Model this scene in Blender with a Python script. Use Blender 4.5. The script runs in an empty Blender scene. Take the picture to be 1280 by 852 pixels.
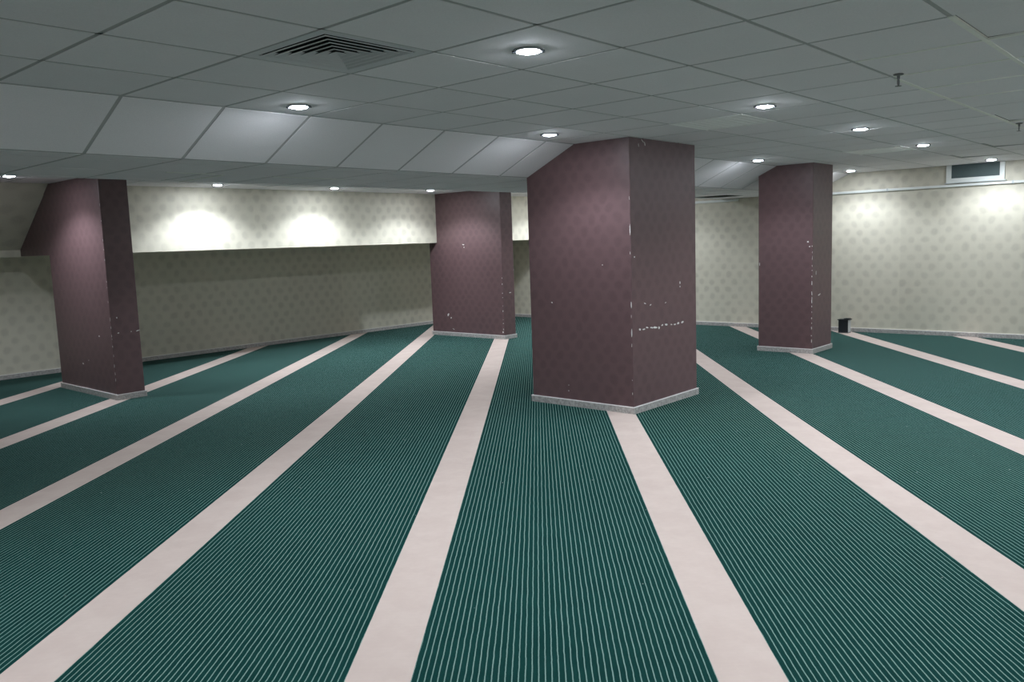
import bpy, math, random
from mathutils import Vector, Matrix

random.seed(7)
scene = bpy.context.scene
COL = scene.collection

# ------------------------------------------------------------------ camera, world, exposure
F_PX, PITCH, ROLL, YAW = 1032.4, math.radians(6.795), math.radians(-1.995), math.radians(41.825)
CAM = Vector((-2.0334, -2.7652, 1.5366))
FW = Vector((math.cos(YAW) * math.cos(PITCH), math.sin(YAW) * math.cos(PITCH), -math.sin(PITCH)))
_r = Vector((math.sin(YAW), -math.cos(YAW), 0))
_u = _r.cross(FW)
RT = _r * math.cos(ROLL) + _u * math.sin(ROLL)
UP = -_r * math.sin(ROLL) + _u * math.cos(ROLL)
cam = bpy.data.cameras.new('camera')
cam.sensor_fit = 'HORIZONTAL'
cam.sensor_width = 36.0
cam.lens = F_PX / 1280 * 36.0
cam.clip_start = 0.05
camo = bpy.data.objects.new('camera', cam)
m = Matrix((RT, UP, -FW)).transposed().to_4x4()
m.translation = CAM
camo.matrix_world = m
COL.objects.link(camo)
scene.camera = camo

world = bpy.data.worlds.new('world')
scene.world = world
world.use_nodes = True
world.node_tree.nodes['Background'].inputs[0].default_value = (0, 0, 0, 1)
world.node_tree.nodes['Background'].inputs[1].default_value = 0.0

vs = scene.view_settings
vs.view_transform = 'Standard'
vs.look = 'None'
vs.exposure = 0.0
vs.gamma = 1.0
vs.use_curve_mapping = False
scene.cycles.max_bounces = 10
scene.cycles.diffuse_bounces = 8
scene.cycles.sample_clamp_indirect = 6.0

LENS_STRENGTH = 450.0      # the glowing lens itself
BEAM_WATTS = 63.0          # the reflector's downward beam
LAMP_COLOUR = (0.85, 0.92, 1.0, 1)


def project(X):
    d = Vector(X) - CAM
    z = d.dot(FW)
    if z < 0.05:
        return None
    return (640 + F_PX * d.dot(RT) / z, 426 - F_PX * d.dot(UP) / z)


def pixel_dir(px):
    return FW + RT * ((px[0] - 640) / F_PX) - UP * ((px[1] - 426) / F_PX)


def on_plane(px, axis, value):
    """Point of the wall/column plane (axis = value) that a photograph pixel looks at."""
    d = pixel_dir(px)
    t = (value - CAM[axis]) / d[axis]
    return CAM + d * t


# ------------------------------------------------------------------ material helpers
class NT:
    def __init__(self, name):
        self.m = bpy.data.materials.new(name)
        self.m.use_nodes = True
        self.t = self.m.node_tree
        self.b = self.t.nodes['Principled BSDF']

    def n(self, typ, **kw):
        nd = self.t.nodes.new(typ)
        for k, v in kw.items():
            setattr(nd, k, v)
        return nd

    def link(self, a, b):
        self.t.links.new(a, b)

    def val(self, nd, i, v):
        if hasattr(v, 'is_linked') or isinstance(v, bpy.types.NodeSocket):
            self.link(v, nd.inputs[i])
        else:
            nd.inputs[i].default_value = v

    def math(self, op, a, b=None, c=None):
        nd = self.n('ShaderNodeMath', operation=op)
        self.val(nd, 0, a)
        if b is not None:
            self.val(nd, 1, b)
        if c is not None:
            self.val(nd, 2, c)
        return nd.outputs[0]

    def vmath(self, op, a, b=None, out=0):
        nd = self.n('ShaderNodeVectorMath', operation=op)
        self.val(nd, 0, a)
        if b is not None:
            self.val(nd, 1, b)
        return nd.outputs[out]

    def smooth(self, x, lo, hi, a=0.0, b=1.0):
        nd = self.n('ShaderNodeMapRange', interpolation_type='SMOOTHSTEP')
        self.val(nd, 0, x)
        for i, v in ((1, lo), (2, hi), (3, a), (4, b)):
            nd.inputs[i].default_value = v
        return nd.outputs[0]

    def noise(self, vec, scale, detail=2.0, rough=0.5):
        nd = self.n('ShaderNodeTexNoise')
        if vec is not None:
            self.link(vec, nd.inputs['Vector'])
        nd.inputs['Scale'].default_value = scale
        nd.inputs['Detail'].default_value = detail
        nd.inputs['Roughness'].default_value = rough
        return nd.outputs['Fac']

    def mix(self, fac, a, b, blend='MIX'):
        nd = self.n('ShaderNodeMix', data_type='RGBA', blend_type=blend)
        self.val(nd, 0, fac)
        self.val(nd, 6, a)
        self.val(nd, 7, b)
        return nd.outputs[2]

    def bump(self, height, strength, dist):
        nd = self.n('ShaderNodeBump')
        nd.inputs['Strength'].default_value = strength
        nd.inputs['Distance'].default_value = dist
        self.link(height, nd.inputs['Height'])
        self.link(nd.outputs[0], self.b.inputs['Normal'])

    def obj(self):
        return self.n('ShaderNodeTexCoord').outputs['Object']

    def base(self, v):
        self.val(self.b, 'Base Color', v)

    def rough(self, v):
        self.b.inputs['Roughness'].default_value = v


def plain(name, col, rough=0.6, metal=0.0, var=0.08, scale=20.0):
    k = NT(name)
    c = k.noise(k.obj(), scale, 3)
    dark = tuple(x * (1 - var) for x in col) + (1,)
    lite = tuple(min(1, x * (1 + var)) for x in col) + (1,)
    k.base(k.mix(c, dark, lite))
    k.rough(rough)
    k.b.inputs['Metallic'].default_value = metal
    return k.m


def wallpaper(name, base, spot, fac, rough, spec=0.3, px=0.205, pz=0.25, rad=0.058):
    """Vinyl wallpaper: staggered round flower motifs, faint strips of slightly different tint."""
    k = NT(name)
    co = k.obj()
    sp = k.n('ShaderNodeSeparateXYZ')
    k.link(co, sp.inputs[0])
    geo = k.n('ShaderNodeNewGeometry')
    nn = k.n('ShaderNodeSeparateXYZ')
    k.link(k.vmath('ABSOLUTE', geo.outputs['True Normal']), nn.inputs[0])
    h = k.math('ADD', k.math('MULTIPLY', sp.outputs[0], nn.outputs[1]), k.math('MULTIPLY', sp.outputs[1], nn.outputs[0]))
    cb = k.n('ShaderNodeCombineXYZ')
    k.link(h, cb.inputs[0])
    k.link(sp.outputs[2], cb.inputs[1])
    v = cb.outputs[0]
    warp = k.n('ShaderNodeTexNoise')
    k.link(v, warp.inputs['Vector'])
    warp.inputs['Scale'].default_value = 4.0
    warp.inputs['Detail'].default_value = 1.0
    w = k.vmath('MULTIPLY', k.vmath('SUBTRACT', warp.outputs['Color'], (0.5, 0.5, 0.5)), (0.10, 0.10, 0))
    v2 = k.vmath('ADD', v, w)
    g = k.vmath('DIVIDE', v2, (px, pz, 1))
    ds = []
    for off in (0.0, 0.5):
        fr = k.vmath('FRACTION', k.vmath('ADD', g, (off, off, 0)))
        q = k.vmath('MULTIPLY', k.vmath('SUBTRACT', fr, (0.5, 0.5, 0)), (px, pz, 0))
        ds.append(k.vmath('LENGTH', q, out=1))
    d = k.math('MINIMUM', ds[0], ds[1])
    fine = k.noise(v, 60, 3)
    d = k.math('ADD', d, k.math('MULTIPLY', k.math('SUBTRACT', fine, 0.5), 0.035))
    mask = k.smooth(d, rad * 0.45, rad * 1.2, 1.0, 0.0)
    petal = k.smooth(k.noise(v, 110, 2), 0.35, 0.65, 0.55, 1.0)
    mask = k.math('MULTIPLY', mask, petal)
    big = k.smooth(k.noise(v, 2.2, 2), 0.3, 0.7, 0.45, 1.0)
    mask = k.math('MULTIPLY', k.math('MULTIPLY', mask, big), fac)
    strip = k.n('ShaderNodeTexWhiteNoise', noise_dimensions='1D')
    k.link(k.math('FLOOR', k.math('DIVIDE', h, 0.53)), strip.inputs['W'])
    tone = k.math('ADD', k.math('MULTIPLY', strip.outputs['Value'], 0.06), 0.96)
    tone = k.math('ADD', tone, k.math('MULTIPLY', k.math('SUBTRACT', k.noise(v, 9, 4, .6), 0.5), 0.10))
    c = k.mix(mask, base + (1,), spot + (1,))
    cc = k.n('ShaderNodeCombineColor')
    for i in range(3):
        k.link(tone, cc.inputs[i])
    k.base(k.mix(1.0, c, cc.outputs[0], 'MULTIPLY'))
    k.rough(rough)
    k.b.inputs['Specular IOR Level'].default_value = spec
    k.bump(k.math('ADD', k.noise(v, 180, 2), mask), 0.25, 0.002)
    return k.m


M = {}
M['wall'] = wallpaper('beige_wallpaper', (0.61, 0.575, 0.475), (0.38, 0.35, 0.29), 0.55, 0.55)
M['brown'] = wallpaper('brown_wallpaper', (0.138, 0.082, 0.086), (0.077, 0.045, 0.048), 0.5, 0.42, 0.45, 0.15, 0.19, 0.05)


def tile_mat():
    k = NT('ceiling_tile_board')
    co = k.obj()
    info = k.n('ShaderNodeObjectInfo')
    t = k.math('ADD', k.math('MULTIPLY', info.outputs['Random'], 0.05), 0.95)
    t = k.math('ADD', t, k.math('MULTIPLY', k.math('SUBTRACT', k.noise(co, 140, 2), 0.5), 0.14))
    t = k.math('ADD', t, k.math('MULTIPLY', k.math('SUBTRACT', k.noise(co, 3, 2), 0.5), 0.05))
    cc = k.n('ShaderNodeCombineColor')
    for i in range(3):
        k.link(t, cc.inputs[i])
    k.base(k.mix(1.0, (0.86, 0.835, 0.855, 1), cc.outputs[0], 'MULTIPLY'))
    k.rough(0.85)
    k.bump(k.noise(co, 260, 2), 0.2, 0.001)
    return k.m


M['tile'] = tile_mat()
M['bar'] = plain('ceiling_grid_grey', (0.42, 0.42, 0.42), 0.6)
M['bar_lit'] = plain('ceiling_grid_lit', (0.86, 0.86, 0.80), 0.45)  # light caught by some bars, put into their colour
M['deck'] = plain('plenum_dark', (0.05, 0.05, 0.05), 0.9)
M['grille'] = plain('vent_white', (0.66, 0.66, 0.68), 0.5, 0, 0.03)
M['bright'] = plain('vent_bright_white', (0.93, 0.93, 0.92), 0.5, 0, 0.03)
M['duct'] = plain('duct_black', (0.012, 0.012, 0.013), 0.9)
M['chrome'] = plain('lamp_trim_metal', (0.30, 0.31, 0.34), 0.35, 0.6)
M['steel'] = plain('sprinkler_steel', (0.16, 0.16, 0.16), 0.4, 0.7)
M['white_trim'] = plain('white_plastic', (0.74, 0.76, 0.73), 0.5, 0, 0.04)
M['black'] = plain('black_plastic', (0.012, 0.015, 0.02), 0.45)
M['lightgrey'] = plain('light_grey_metal', (0.55, 0.58, 0.58), 0.45)
M['chip'] = plain('bare_plaster', (0.72, 0.70, 0.68), 0.8, 0, 0.15)


def glass_mat():
    k = NT('dark_window_pane')
    k.base(k.mix(k.noise(k.obj(), 5, 2), (0.07, 0.10, 0.10, 1), (0.11, 0.14, 0.14, 1)))
    k.rough(0.6)
    k.b.inputs['Specular IOR Level'].default_value = 0.2
    return k.m


M['pane'] = glass_mat()


def stone_mat():
    k = NT('grey_stone_skirting')
    co = k.obj()
    f = k.noise(co, 45, 4, .7)
    c = k.mix(k.smooth(f, .3, .7), (0.28, 0.26, 0.25, 1), (0.52, 0.50, 0.48, 1))
    k.base(c)
    k.rough(0.4)
    return k.m


M['stone'] = stone_mat()
M['edge_highlight'] = plain('skirting_edge_highlight', (0.82, 0.79, 0.78), 0.4)  # highlight along the skirting top, painted as a paler strip


def emission():
    k = NT('lamp_lens_light')
    k.t.nodes.remove(k.b)
    e = k.n('ShaderNodeEmission')
    e.inputs[0].default_value = LAMP_COLOUR
    e.inputs[1].default_value = LENS_STRENGTH
    k.link(e.outputs[0], k.t.nodes['Material Output'].inputs[0])
    return k.m


M['lens'] = emission()


def carpet_green():
    k = NT('green_ribbed_carpet')
    uv = k.n('ShaderNodeUVMap').outputs[0]
    sp = k.n('ShaderNodeSeparateXYZ')
    k.link(uv, sp.inputs[0])
    s, t = sp.outputs[0], sp.outputs[1]
    wob = k.math('MULTIPLY', k.math('SUBTRACT', k.noise(uv, 9, 3, .6), 0.5), 0.007)
    x = k.math('DIVIDE', k.math('ADD', s, wob), 0.0240)
    fr = k.math('ABSOLUTE', k.math('SUBTRACT', k.math('FRACT', x), 0.5))
    fr = k.math('ADD', fr, k.math('MULTIPLY', k.math('SUBTRACT', k.noise(uv, 230, 2), 0.5), 0.10))
    line = k.smooth(fr, 0.065, 0.12, 1.0, 0.0)
    pile = k.noise(uv, 420, 3, .7)
    soft = k.noise(uv, 7, 3, .6)
    g = k.mix(k.smooth(pile, .25, .75), (0.0025, 0.019, 0.017, 1), (0.008, 0.047, 0.042, 1))
    g = k.mix(k.smooth(soft, .25, .75, 0.0, 0.35), g, (0.010, 0.056, 0.048, 1))
    ln = k.mix(pile, (0.12, 0.23, 0.20, 1), (0.25, 0.36, 0.32, 1))
    # bits of lint caught in the pile
    vo = k.n('ShaderNodeTexVoronoi')
    k.link(uv, vo.inputs['Vector'])
    vo.inputs['Scale'].default_value = 5.0
    lint = k.smooth(vo.outputs['Distance'], 0.012, 0.03, 0.7, 0.0)
    c = k.mix(k.math('MULTIPLY', line, 0.9), g, ln)
    k.base(k.mix(lint, c, (0.5, 0.55, 0.52, 1)))
    k.rough(0.95)
    k.b.inputs['Specular IOR Level'].default_value = 0.03
    k.bump(k.math('ADD', k.math('MULTIPLY', line, 0.8), pile), 0.5, 0.003)
    return k.m


def carpet_beige():
    k = NT('beige_carpet')
    uv = k.n('ShaderNodeUVMap').outputs[0]
    pile = k.noise(uv, 380, 3, .7)
    soft = k.noise(uv, 5, 4, .65)
    st = k.n('ShaderNodeMapping')
    k.link(uv, st.inputs[0])
    st.inputs['Scale'].default_value = (2.0, 60.0, 1)
    weft = k.noise(st.outputs[0], 1.5, 3, .6)
    c = k.mix(k.smooth(soft, .25, .75), (0.49, 0.395, 0.355, 1), (0.55, 0.455, 0.41, 1))
    c = k.mix(k.smooth(pile, .2, .8, .0, .25), c, (0.47, 0.37, 0.33, 1))
    c = k.mix(k.smooth(weft, .3, .7, .0, .18), c, (0.47, 0.38, 0.34, 1))
    k.base(c)
    k.rough(0.95)
    k.b.inputs['Specular IOR Level'].default_value = 0.1
    k.bump(pile, 0.4, 0.002)
    return k.m


M['carpet'] = carpet_green()
M['beige'] = carpet_beige()


# ------------------------------------------------------------------ object helpers
def new(name, verts, faces, mat, parent=None, **props):
    me = bpy.data.meshes.new(name)
    me.from_pydata([tuple(v) for v in verts], [], faces)
    me.materials.append(M[mat] if isinstance(mat, str) else mat)
    me.update()
    o = bpy.data.objects.new(name, me)
    COL.objects.link(o)
    if parent is not None:
        o.parent = parent
    for k, v in props.items():
        o[k] = v
    return o


def thing(name, label, cat, loc=(0, 0, 0), group=None):
    o = bpy.data.objects.new(name, None)
    o.empty_display_size = 0.1
    COL.objects.link(o)
    o.location = loc
    o['label'] = label
    o['category'] = cat
    if group:
        o['group'] = group
    return o


def copy_tree(o, parent=None):
    c = o.copy()
    COL.objects.link(c)
    c.parent = parent
    for ch in list(o.children):
        copy_tree(ch, c)
    return c


class MB:
    def __init__(self):
        self.v, self.f = [], []

    def add(self, vs_, fs):
        b = len(self.v)
        self.v += [tuple(x) for x in vs_]
        self.f += [tuple(i + b for i in f) for f in fs]
        return self

    def box(self, x0, x1, y0, y1, z0, z1):
        return self.add([(x0, y0, z0), (x1, y0, z0), (x1, y1, z0), (x0, y1, z0), (x0, y0, z1), (x1, y0, z1), (x1, y1, z1), (x0, y1, z1)],
                        [(3, 2, 1, 0), (4, 5, 6, 7), (0, 1, 5, 4), (1, 2, 6, 5), (2, 3, 7, 6), (3, 0, 4, 7)])

    def slab(self, x0, x1, y0, y1, zf, t):
        """Sheet following the ceiling profile zf(y), thickness t upwards."""
        a, b = zf(y0), zf(y1)
        return self.add([(x0, y0, a), (x1, y0, a), (x1, y1, b), (x0, y1, b), (x0, y0, a + t), (x1, y0, a + t), (x1, y1, b + t), (x0, y1, b + t)],
                        [(3, 2, 1, 0), (4, 5, 6, 7), (0, 1, 5, 4), (1, 2, 6, 5), (2, 3, 7, 6), (3, 0, 4, 7)])

    def prism_x(self, x0, x1, poly):
        """Prism along x of a (y, z) outline."""
        n = len(poly)
        return self.add([(x0, y, z) for y, z in poly] + [(x1, y, z) for y, z in poly],
                        [tuple(range(n)), tuple(range(2 * n - 1, n - 1, -1))] + [(i, i + n, (i + 1) % n + n, (i + 1) % n) for i in range(n)])

    def lathe(self, prof, seg=20, c=(0, 0)):
        b = []
        for r, z in prof:
            for i in range(seg):
                a = 2 * math.pi * i / seg
                b.append((c[0] + r * math.cos(a), c[1] + r * math.sin(a), z))
        fs = []
        for j in range(len(prof) - 1):
            for i in range(seg):
                k = (i + 1) % seg
                fs.append((j * seg + i, j * seg + k, (j + 1) * seg + k, (j + 1) * seg + i))
        return self.add(b, fs)

    def build(self, name, mat, parent=None, **props):
        return new(name, self.v, self.f, mat, parent, **props)


# ------------------------------------------------------------------ the room's measures (metres)
X0, X1 = -4.8, 10.83          # back wall behind the camera, right wall
Y0, Y1 = -5.4, 9.22           # wall behind on the right, left wall
H = 2.39                      # main ceiling
HB = 2.135                    # underside of the dropped bay
YF, YB0, YB1, YE = 1.80, 2.365, 3.93, 4.495   # fold, bay front edge, bay rear edge, ceiling again
YK, ZK = 7.57, 1.575          # bulkhead face and its lower edge


def zc(y):
    if y <= YF:
        return H
    if y <= YB0:
        return H + (HB - H) * (y - YF) / (YB0 - YF)
    if y <= YB1:
        return HB
    if y <= YE:
        return HB + (H - HB) * (y - YB1) / (YE - YB1)
    return H


COLUMNS = {  # x0, x1, y0, y1
    'left': (1.655, 1.955, 6.245, 7.78),
    'mid': (7.690, 7.965, 6.090, 7.76),
    'big': (3.990, 5.105, 1.215, 2.370),
    'right': (8.250, 8.890, 1.330, 2.050),
}

# ------------------------------------------------------------------ floor and carpet
floor = MB().box(X0, X1, Y0, Y1, -0.10, -0.008).build('floor', 'deck', None, kind='structure')
PHI = math.radians(39.89)
NV = (math.sin(PHI), -math.cos(PHI))
DV = (math.cos(PHI), math.sin(PHI))
S0, SP, SW = 0.202, 1.319, 0.238


def clip(poly, nx, ny, c):
    out = []
    for i, a in enumerate(poly):
        b = poly[(i + 1) % len(poly)]
        da, db = nx * a[0] + ny * a[1] - c, nx * b[0] + ny * b[1] - c
        if da <= 0:
            out.append(a)
        if (da < 0 < db) or (db < 0 < da):
            t = da / (da - db)
            out.append((a[0] + (b[0] - a[0]) * t, a[1] + (b[1] - a[1]) * t))
    return out


def band(name, s_lo, s_hi, mat, top):
    poly = [(X0, Y0), (X1, Y0), (X1, Y1), (X0, Y1)]
    poly = clip(poly, NV[0], NV[1], s_hi)
    poly = clip(poly, -NV[0], -NV[1], -s_lo) if len(poly) > 2 else poly
    if len(poly) < 3:
        return
    n = len(poly)
    vs_ = [(x, y, -0.008) for x, y in poly] + [(x, y, top) for x, y in poly]
    fs = [tuple(range(n, 2 * n))] + [(i, (i + 1) % n, (i + 1) % n + n, i + n) for i in range(n)]
    o = new(name, vs_, fs, mat, floor)
    uvl = o.data.uv_layers.new(name='UVMap')
    mid = (s_lo + s_hi) / 2
    for lp in o.data.loops:
        x, y, _ = o.data.vertices[lp.vertex_index].co
        uvl.data[lp.index].uv = (x * NV[0] + y * NV[1] - mid, x * DV[0] + y * DV[1])
    return o


for k in range(-8, 9):
    c = S0 + k * SP
    band('beige_carpet_strip', c - SW / 2, c + SW / 2, 'beige', 0.0008)
    band('green_carpet_strip', c + SW / 2, c + SP - SW / 2, 'carpet', 0.0)

# ------------------------------------------------------------------ walls
T = 0.12
wall_left = MB().box(X0 - T, X1 + T, Y1, Y1 + T, -0.1, H + .25).build('wall_left', 'wall', None, kind='structure')
wall_right = MB().box(X1, X1 + T, Y0 - T, Y1, -0.1, H + .25).build('wall_right', 'wall', None, kind='structure')
MB().box(X0 - T, X0, Y0 - T, Y1, -0.1, H + .25).build('wall_back', 'wall', None, kind='structure')
MB().box(X0, X1, Y0 - T, Y0, -0.1, H + .25).build('wall_front', 'wall', None, kind='structure')

# bulkhead along the left wall: upright wallpapered face, its brown end beside the left column,
# and the leaning soffit that takes over beyond that end
XE = 1.66
MB().box(XE + .012, X1, YK, Y1, ZK, H + .02).build('bulkhead', 'wall', wall_left)
MB().box(XE, XE + .012, YK, Y1, ZK, H + .02).build('bulkhead_end_panel', 'brown', wall_left)
MB().prism_x(X0, XE, [(7.58, H + .02), (8.74, 1.655), (8.74, 1.57), (Y1, 1.57), (Y1, H + .02)]).build('sloped_soffit', 'wall', wall_left)


def skirting(name, x0, x1, y0, y1, parent=None, h=0.062):
    kw = {} if parent is not None else {'kind': 'structure'}
    o = MB().box(x0, x1, y0, y1, 0, h - .006).build(name, 'stone', parent, **kw)
    MB().box(x0, x1, y0, y1, h - .006, h).build('top_edge_highlight', 'edge_highlight', o)
    return o


skirting('baseboard_left', X0, X1 - .015, Y1 - .015, Y1)
skirting('baseboard_right', X1 - .015, X1, Y0, Y1)
skirting('baseboard_back', X0, X0 + .015, Y0, Y1 - .015)
skirting('baseboard_front', X0 + .015, X1 - .015, Y0, Y0 + .015)

# ------------------------------------------------------------------ ceiling
ceil = MB()
for a, b in ((Y0, YF), (YF, YB0), (YB0, YB1), (YB1, YE), (YE, Y1)):
    ceil.slab(X0, X1, a, b, lambda y: zc(y) + .05, .05)
ceiling = ceil.build('ceiling', 'deck', None, kind='structure')

TL = 0.6
BAR = 0.024


def minus(rects, c):
    cx0, cx1, cy0, cy1 = c
    out = []
    for x0, x1, y0, y1 in rects:
        if cx1 <= x0 or cx0 >= x1 or cy1 <= y0 or cy0 >= y1:
            out.append((x0, x1, y0, y1))
            continue
        if cx0 > x0:
            out.append((x0, cx0, y0, y1))
        if cx1 < x1:
            out.append((cx1, x1, y0, y1))
        mx0, mx1 = max(x0, cx0), min(x1, cx1)
        if cy0 > y0:
            out.append((mx0, mx1, y0, cy0))
        if cy1 < y1:
            out.append((mx0, mx1, cy1, y1))
    return [r for r in out if r[1] - r[0] > .004 and r[3] - r[2] > .004]


VENTS = {(0, 0): 'slotted', (6, 0): 'flat', (12, 0): 'flat'}   # cell of the square lattice
OPENING = (15, 'bay_last')
x_edges = [X0] + [i * TL for i in range(-7, 19)] + [X1]
row_edges = [Y0] + [j * TL for j in range(-8, 4)]            # up to YF = 1.8
rows = [(row_edges[i], row_edges[i + 1], 'main') for i in range(len(row_edges) - 1)]
rows += [(YF, YB0, 'slope'), (YB0, 2.60, 'bay'), (2.60, 3.20, 'bay'), (3.20, 3.80, 'bay'), (3.80, YB1, 'bay'),
         (YB1, YE, 'rear'), (YE, 5.10, 'far'), (5.10, 5.70, 'far'), (5.70, 6.30, 'far'), (6.30, 6.90, 'far'), (6.90, YK + .01, 'far')]

SAG = {(3, -4): .010, (9, -3): .012, (13, -2): .010, (15, -1): .012}   # boards that hang a little askew
tiles, rest = [], MB()
for y0, y1, kind in rows:
    for i in range(len(x_edges) - 1):
        x0, x1 = x_edges[i], x_edges[i + 1]
        cu, cv = round(x0 / TL), round(y0 / TL)
        if kind == 'main' and (cu, cv) in VENTS and i > 0:
            continue
        if kind == 'bay' and y0 == 3.20 and abs(x0 - 9.6) < .01:
            continue                                          # board missing: dark opening
        g = BAR / 2 - .001
        rects = [(x0 + g, x1 - g, y0 + g, y1 - g)]
        for c in COLUMNS.values():
            rects = minus(rects, c)
        if not rects:
            continue
        px = project(((x0 + x1) / 2, (y0 + y1) / 2, zc((y0 + y1) / 2)))
        seen = px is not None and -110 < px[0] < 1390 and -90 < px[1] < 300 and kind not in ('rear', 'far')
        mb = MB() if seen else rest
        if seen:
            tiles.append(1)
        for r in rects:
            lift = SAG.get((cu, cv), 0) if kind == 'main' else 0
            mb.slab(r[0], r[1], r[2], r[3], (lambda y, l=lift, a=y0, b=y1: zc(y) + l * (y - a) / (b - a)), .012)
        if seen:
            mb.build('sloped_tile' if kind == 'slope' else 'ceiling_tile', 'tile', ceiling)
rest.build('outlying_ceiling_tiles', 'tile', ceiling, kind='stuff')

# grid bars, set a few millimetres up between the boards
zb = lambda y: zc(y) + .002
zw = lambda y: zc(y) - .003      # bars with caught light in their colour hang a little lower


def bar(x0, x1, y0, y1, mat='bar'):
    rects = [(x0, x1, y0, y1)]
    for c in COLUMNS.values():
        rects = minus(rects, c)
    for r in rects:
        mb = MB()
        ys = [r[2]] + [b for b in (YF, YB0, YB1, YE) if r[2] < b < r[3]] + [r[3]]
        for a, b in zip(ys[:-1], ys[1:]):
            mb.slab(r[0], r[1], a, b, zw if mat == 'bar_lit' else zb, .010)
        mb.build('ceiling_grid_bar', mat, ceiling)


hb = BAR / 2
for y in sorted(set([r[0] for r in rows[1:]] + [YK])):
    v = round(y / TL)
    if y <= YF and v == -2:
        bar(X0, 5.15 * TL, y - hb, y + hb)
        bar(5.15 * TL, X1, y - hb, y + hb, 'bar_lit')
    elif y <= YF and v == -3:
        bar(X0, 3.0 * TL, y - hb, y + hb)
        bar(3.0 * TL, X1, y - hb, y + hb, 'bar_lit')
    elif abs(y - 3.20) < .01:
        bar(X0, .9, y - hb, y + hb)
        bar(.9, 1.28, y - hb, y + hb, 'bar_lit')
        bar(1.28, 1.8, y - hb, y + hb)
        bar(1.8, 2.5, y - hb, y + hb, 'bar_lit')
        bar(2.5, X1, y - hb, y + hb)
    else:
        bar(X0, X1, y - hb, y + hb)
bar(1.36, 1.36 + BAR, 3.24, YB1 - .01, 'bar_lit')
for x in x_edges[1:-1]:
    u = round(x / TL)
    # cross bars run between the long runners; on the right some are coloured paler for the light they catch, and a few are gone
    stops = [Y0, -3 * TL, -2 * TL, YF, YB0, 3.20, YB1, YE, YK]
    for a, b in zip(stops[:-1], stops[1:]):
        mat = 'bar'
        if b <= -2 * TL + .01 and u >= 4:
            mat = 'bar_lit' if u not in (8, 9, 13) else 'bar'
        if abs(a + 3 * TL) < .01 and u in (9, 13):
            continue
        if abs(b + 3 * TL) < .01 and u == 3:
            continue
        w = hb if mat == 'bar' else hb * .75
        bar(x - w, x + w, a + hb, b - hb, mat)

# ------------------------------------------------------------------ columns
def chip(mb, px, plane, span, w, h, tilt=0.0):
    """A flake of missing wallpaper on a column face, 1 mm proud plaster, ragged outline."""
    axis, value = plane
    c = on_plane(px, axis, value)
    c[1 - axis] = min(max(c[1 - axis], span[0] + w * .4), span[1])
    n = 7
    d = -0.0012
    fr, bk = [], []
    for i in range(n):
        a = 2 * math.pi * i / n
        rr = random.uniform(.65, 1.1)
        uu, vv = w / 2 * rr * math.cos(a), h / 2 * rr * math.sin(a)
        uu, vv = uu * math.cos(tilt) - vv * math.sin(tilt), uu * math.sin(tilt) + vv * math.cos(tilt)
        p = [c.x, c.y, c.z + vv]
        lo, hi = span
        p[1 - axis] = min(max(p[1 - axis] + uu, lo), hi)
        p[axis] = value
        bk.append(tuple(p))
        p[axis] = value + d
        fr.append(tuple(p))
    mb.add(fr + bk, [tuple(range(n))] + [(i, (i + 1) % n, (i + 1) % n + n, i + n) for i in range(n)])


def column(key, label, chips, top):
    x0, x1, y0, y1 = COLUMNS[key]
    t = thing('column', label, 'column', ((x0 + x1) / 2, (y0 + y1) / 2, 0), 'brown columns')
    off = Vector(t.location)
    mb = MB()
    mb.box(x0, x1, y0, y1, 0, top)
    mb.v = [tuple(Vector(v) - off) for v in mb.v]
    s = mb.build('shaft', 'brown', t)
    bv = s.modifiers.new('edge', 'BEVEL')
    bv.width = 0.006
    bv.segments = 2
    w = .013
    for a, b, c, d in ((x0 - w, x0, y0 - w, y1 + w), (x1, x1 + w, y0 - w, y1 + w), (x0, x1, y0 - w, y0), (x0, x1, y1, y1 + w)):
        o = skirting('skirting', a - off.x, b - off.x, c - off.y, d - off.y, t)
    mb = MB()
    for px, face, cw, ch, tl in chips:
        chip(mb, px, (0, x0) if face == 'x' else (1, y0), (y0 + .003, y1) if face == 'x' else (x0 + .003, x1), cw, ch, tl)
    mb.v = [tuple(Vector(v) - off) for v in mb.v]
    mb.build('chipped_patches', 'chip', t, kind='stuff', label='white flakes where the brown wallpaper is chipped')
    return t


def edge_chips(p0, p1, n, face, cw=.008, ch=.05):
    out = []
    for i in range(n):
        f = (i + random.uniform(.1, .9)) / n
        out.append(((p0[0] + (p1[0] - p0[0]) * f, p0[1] + (p1[1] - p0[1]) * f), face, cw * random.uniform(.5, 1.3), ch * random.uniform(.3, 1.3), random.uniform(-.1, .1)))
    return out


big = [((690, 378), 'x', .020, .012, .2), ((753, 331), 'x', .012, .010, 0), ((711, 488), 'x', .008, .012, 0), ((711, 481), 'x', .006, .010, 0),
       ((790.2, 381), 'x', .012, .080, 0), ((790.6, 416), 'x', .012, .085, 0), ((787.5, 287), 'x', .008, .10, 0), ((790.8, 492), 'x', .008, .03, 0),
       ((793, 321), 'y', .02, .02, 0), ((806, 379), 'y', .04, .012, -.3), ((813, 381), 'y', .03, .012, .3), ((832, 378), 'y', .03, .008, .2),
       ((850, 353), 'y', .02, .03, 0), ((850, 358), 'y', .015, .02, 0), ((803, 176), 'y', .05, .006, -.6), ((798, 181), 'y', .006, .04, 0.2),
       ((806, 180), 'y', .008, .04, .3)]
for f in (0.0, .09, .17, .27, .36, .45, .52, .62, .74, .82, .9, 1.0):
    big.append(((800 + 53 * f, 412 - 9 * f + random.uniform(-1.5, 1.5)), 'y', random.uniform(.03, .075), random.uniform(.012, .028), random.uniform(-.3, .3)))
big += edge_chips((786, 215), (791, 500), 6, 'x', .005, .03)
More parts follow.
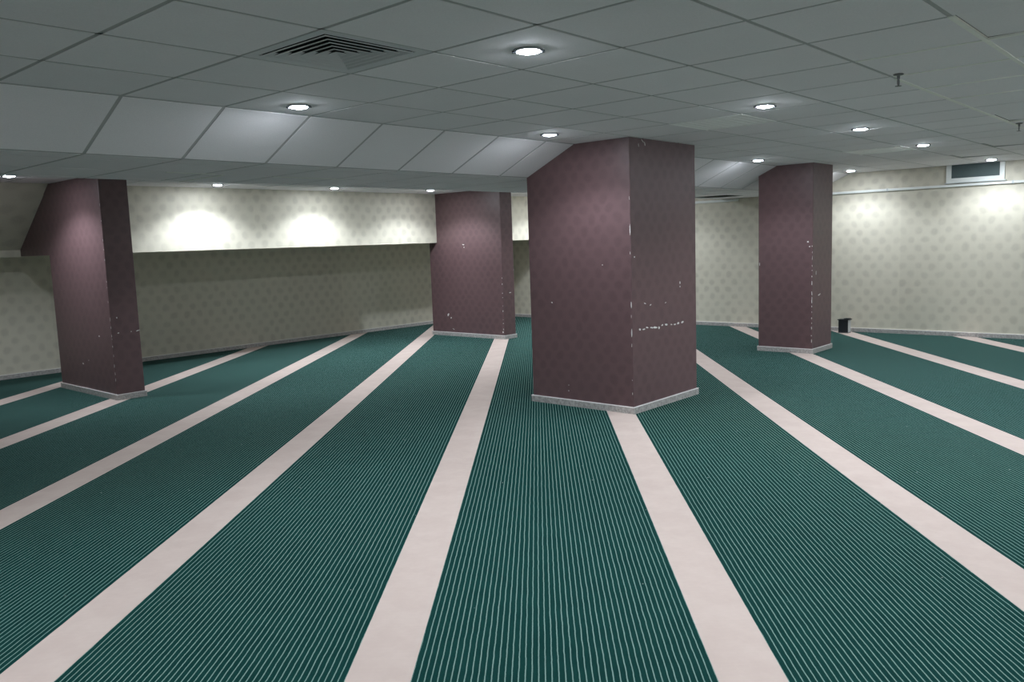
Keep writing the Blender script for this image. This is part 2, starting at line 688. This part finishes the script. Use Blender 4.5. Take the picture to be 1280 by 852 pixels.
column('big', 'largest brown wallpapered column, nearest, with a row of white scuffs on its right face', big, H + .05)

rc = edge_chips((1016, 305), (1016, 430), 18, 'x', .011, .05) + [((1010, 302), 'x', .03, .02, 0), ((1012, 308), 'x', .02, .02, 0), ((1024, 368), 'y', .09, .02, .2), ((1020, 341), 'y', .02, .06, 0), ((949.6, 330), 'x', .008, .06, 0)]
column('right', 'brown column on the right with white chipped corner, near the small black box', rc, H + .05)

lc = edge_chips((137.6, 392), (145, 478), 9, 'x', .012, .045) + edge_chips((126, 250), (136, 390), 8, 'x', .005, .03) + [
    ((124, 420), 'x', .03, .02, 0), ((104, 454), 'x', .035, .02, .3), ((146, 397), 'y', .015, .02, 0), ((172, 413), 'y', .04, .015, .2), ((177, 412), 'y', .015, .02, 0),
    ((148, 416), 'y', .02, .012, 0), ((164, 414), 'y', .012, .01, 0), ((111, 450), 'x', .012, .012, 0)]
column('left', 'leftmost brown column, narrow, with a bright patch of lamplight on its left face', lc, H + .05)

mc = edge_chips((627.5, 345), (629.6, 416), 9, 'x', .015, .03) + [((579, 305.6), 'x', .06, .02, .2), ((560.6, 393), 'x', .035, .06, .5), ((564, 397), 'x', .03, .03, .5),
      ((637.5, 365.6), 'y', .06, .018, .1), ((643.5, 337), 'y', .02, .03, 0), ((629, 415), 'x', .03, .03, 0), ((567, 411), 'x', .05, .01, .5), ((580, 309), 'x', .02, .02, 0)]
column('mid', 'brown column farthest back, set into the wallpapered bulkhead beside the lit band', mc, H + .05)

# ------------------------------------------------------------------ recessed ceiling lamps
lamp = thing('ceiling_lamp', '', 'lamp', (0, 0, H), 'round ceiling downlights')
MB().lathe([(.050, -.001), (.052, -.007), (.060, -.009), (.070, -.005), (.072, 0.0)], 28).build('trim_ring', 'chrome', lamp)
mb = MB()
n = 20
mb.lathe([(.051, -.006), (.046, -.011), (.030, -.015), (.001, -.016)], n)
mb.build('lens', 'lens', lamp)
spot = bpy.data.lights.new('beam', 'SPOT')
spot.energy = BEAM_WATTS
spot.color = LAMP_COLOUR[:3]
spot.spot_size = math.radians(136)
spot.spot_blend = 0.5
spot.shadow_soft_size = 0.045
strong = spot.copy()       # the row along the bulkhead has stronger bulbs
strong.energy = BEAM_WATTS * 1.9
beam = bpy.data.objects.new('beam', spot)
beam.location = (0, 0, -.024)
beam.parent = lamp
COL.objects.link(beam)
for s in (-1, 1):   # spring clips showing at both sides
    a = math.radians(-48)
    e = MB().box(.060, .074, -.010, .010, -.012, -.004)
    e.v = [(s * (x * math.cos(a) - y * math.sin(a)), s * (x * math.sin(a) + y * math.cos(a)), z) for x, y, z in e.v]
    e.build('spring_clip', 'black', lamp)
OUT = 'round ceiling downlight beyond the edge of the picture'
HID = 'round ceiling downlight hidden above the dropped bay'
LAMPS = [
    (0.90, -0.30, 'nearest and largest round downlight, right of the slotted vent'),
    (0.93, 1.53, 'round downlight beside the fold over the sloping panels, below the slotted vent'),
    (3.26, 1.49, 'round downlight just left of the largest column top'),
    (3.37, -0.28, 'round downlight next to the pale flat vent panel'),
    (5.28, -0.25, 'round downlight between the pale vent and the nearer sprinkler'),
    (7.30, -0.19, 'round downlight left of the high window'),
    (7.21, 1.57, 'round downlight just left of the right column top'),
    (10.18, 1.56, 'small round downlight just right of the right column top'),
    (10.25, -0.20, 'round downlight in front of the high window'),
    (0.98, 6.72, 'round downlight at the left edge beyond the dropped bay'),
    (3.44, 7.03, 'round downlight over the left end of the bright wallpaper band'),
    (5.20, 6.98, 'round downlight over the middle of the bright wallpaper band'),
    (6.88, 6.80, 'round downlight at the left top of the farthest column'),
    (8.50, 6.55, 'round downlight peeping out right of the farthest column top'),
    (10.10, 6.75, 'round downlight over the band end, behind the largest column'),
    (3.30, 4.75, HID), (5.40, 4.75, HID), (7.60, 4.75, HID), (9.70, 4.75, HID),
    (0.90, -2.1, OUT), (3.35, -2.1, OUT), (5.28, -2.1, OUT), (7.30, -2.1, OUT), (9.6, -2.1, OUT),
    (0.90, -3.9, OUT), (3.35, -3.9, OUT), (-1.5, -0.30, OUT), (-1.5, 1.53, OUT), (-1.5, -3.9, OUT), (-3.6, -0.3, OUT),
    (5.28, -3.9, OUT), (7.30, -3.9, OUT),
]
for i, (x, y, lab) in enumerate(LAMPS):
    o = lamp if i == 0 else copy_tree(lamp)
    o.location = (x, y, H)
    o['label'] = lab
    if y > 6.0:
        for ch in o.children:
            if ch.type == 'LIGHT':
                ch.data = strong

# ------------------------------------------------------------------ air vents
def vent_slotted(cx, cy, label):
    t = thing('air_vent', label, 'vent', (cx, cy, H))
    a = .296
    MB().box(-.29, .29, -.29, .29, .040, .046).build('duct', 'duct', t)
    o = MB()
    for s0, s1 in ((a, .245),):
        for q in range(4):
            c, s = math.cos(q * math.pi / 2), math.sin(q * math.pi / 2)
            pts = [(-s0, -s0, 0), (s0, -s0, 0), (s1, -s1, 0.002), (-s1, -s1, 0.002), (-s0, -s0, .006), (s0, -s0, .006), (s1, -s1, .008), (-s1, -s1, .008)]
            o.add([(x * c - y * s, x * s + y * c, z) for x, y, z in pts], [(3, 2, 1, 0), (4, 5, 6, 7), (0, 1, 5, 4), (2, 3, 7, 6)])
    o.build('frame', 'grille', t)
    for k in range(6):
        r = .236 - k * .041
        ri = r - .026
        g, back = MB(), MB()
        for q in range(4):
            c, s = math.cos(q * math.pi / 2), math.sin(q * math.pi / 2)
            rl = r - .007
            pts = [(-r, -r, -.002), (r, -r, -.002), (rl, -rl, -.0015), (-rl, -rl, -.0015), (-r, -r, .001), (r, -r, .001), (rl, -rl, .0015), (-rl, -rl, .0015)]
            g.add([(x * c - y * s, x * s + y * c, z) for x, y, z in pts], [(3, 2, 1, 0), (4, 5, 6, 7), (0, 1, 5, 4), (2, 3, 7, 6)])
            pts = [(-rl, -rl, -.001), (rl, -rl, -.001), (ri, -ri, .018), (-ri, -ri, .018)]
            g.add([(x * c - y * s, x * s + y * c, z) for x, y, z in pts], [(3, 2, 1, 0)])
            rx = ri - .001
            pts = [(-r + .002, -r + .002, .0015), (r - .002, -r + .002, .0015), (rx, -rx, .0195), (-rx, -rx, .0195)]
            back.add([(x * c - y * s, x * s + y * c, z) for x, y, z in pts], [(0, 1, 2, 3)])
        ring = g.build('louvre_ring', 'grille', t)
        back.build('slot_shade', 'duct', ring)  # shade between the blades, painted as black upper faces
    return t


def vent_flat(cx, cy, label):
    t = thing('air_vent', label, 'vent', (cx, cy, H))
    MB().box(-.296, .296, -.296, .296, .0, .012).build('panel', 'bright', t)
    o = MB()
    for a in (-1, 1):
        o.box(-.296, .296, a * .286 - .01, a * .286 + .01, -.003, .0)
        o.box(a * .286 - .01, a * .286 + .01, -.276, .276, -.003, .0)
    o.build('frame', 'bright', t)
    for k in range(8):
        y = -.23 + k * .065
        MB().box(-.25, .25, y, y + .030, -.0022, 0).build('slat', 'bright', t)
    return t


vent_slotted(.3, .3, 'square grey air vent with dark concentric slots in the ceiling')
vent_flat(3.9, .3, 'pale flat square vent panel in front of the largest column')
vent_flat(7.5, .3, 'distant pale vent panel seen edge-on near the right column')

# ------------------------------------------------------------------ sprinklers
def sprinkler(x, y, label):
    t = thing('fire_sprinkler', label, 'sprinkler', (x, y, H), 'pendent fire sprinklers')
    MB().lathe([(.010, -.001), (.036, -.002), (.040, -.006), (.030, -.012), (.010, -.014), (.004, -.014)], 18).build('escutcheon', 'steel', t)
    MB().lathe([(.001, -.040), (.011, -.040), (.012, -.012), (.001, -.012)], 12).build('stem', 'steel', t)
    for s in (-1, 1):
        a = MB()
        pts = [(.008, -.036), (.017, -.052), (.015, -.075), (.004, -.090)]
        for (xa, za), (xb, zb_) in zip(pts[:-1], pts[1:]):
            a.add([(s * xa, -.003, za), (s * xa, .003, za), (s * xb, .003, zb_), (s * xb, -.003, zb_),
                   (s * (xa + .006), -.003, za), (s * (xa + .006), .003, za), (s * (xb + .006), .003, zb_), (s * (xb + .006), -.003, zb_)],
                  [(0, 1, 2, 3), (7, 6, 5, 4), (0, 3, 7, 4), (1, 5, 6, 2), (0, 4, 5, 1), (3, 2, 6, 7)])
        a.build('frame_arm', 'steel', t)
    MB().lathe([(.001, -.080), (.004, -.080), (.004, -.040), (.001, -.040)], 8).build('glass_bulb', 'steel', t)
    MB().lathe([(.001, -.096), (.024, -.094), (.024, -.091), (.001, -.089)], 16).build('deflector', 'steel', t)
    t.scale = (.72, .72, .72)
    return t


sprinkler(2.94, -1.257, 'larger, nearer fire sprinkler hanging from the ceiling')
sprinkler(6.18, -1.25, 'smaller fire sprinkler at the right edge of the picture')

# ------------------------------------------------------------------ high window and trunking on the right wall
wx = X1 - .035
win = MB().box(wx + .012, X1 - .001, -.19, .40, 2.21, H).build('window_1', 'pane', None, kind='structure')
fr = MB()
fr.box(wx, X1 - .001, -.25, .465, 2.150, 2.208)
fr.box(wx, X1 - .001, .402, .465, 2.208, H - .002)
fr.box(wx, X1 - .001, -.25, -.192, 2.208, H - .002)
fr.build('window_frame', 'white_trim', win)
for i in range(5):
    z = 2.225 + i * .032
    MB().box(wx + .006, wx + .012, -.19, .40, z, z + .004).build('blind_slat', 'pane', win)
MB().box(wx - .01, X1 - .001, -.27, .485, 2.138, 2.149).build('window_sill', 'lightgrey', win)


def trunking(ya, yb, z0, z1, label, clips):
    t = thing('cable_trunking', label, 'trunking', (X1, ya, z0))
    o = MB().box(-.030, 0, 0, yb - ya, 0, z1 - z0).build('channel', 'white_trim', t)
    b = o.modifiers.new('edge', 'BEVEL')
    b.width = .006
    b.segments = 2
    for c in clips:
        MB().box(-.034, 0, c - ya - .012, c - ya + .012, -.004, z1 - z0 + .004).build('clip', 'lightgrey', t)


trunking(-3.2, 2.72, 2.090, 2.126, 'long white trunking along the right wall under the high window', (1.25, -.35, -1.6))
trunking(3.60, 7.56, 2.085, 2.128, 'short white trunking on the wall between the largest and right columns', (5.6,))

# ------------------------------------------------------------------ small black box on the carpet
b = thing('speaker_box', 'small black-fronted box with overhanging lid on the carpet by the right wall', 'box', (10.69, 1.785, 0.001))
MB().box(-.095, .015, -.070, .070, .006, .195).build('body', 'lightgrey', b)
MB().box(-.101, -.095, -.070, .072, .010, .195).build('front_panel', 'black', b)
lid = MB().box(-.115, .030, -.085, .085, .195, .207)
lid.box(-.08, .01, -.075, .0, .207, .220)
lid.build('lid', 'black', b)
MB().box(-.106, .02, -.073, .075, 0, .008).build('base_plate', 'black', b)
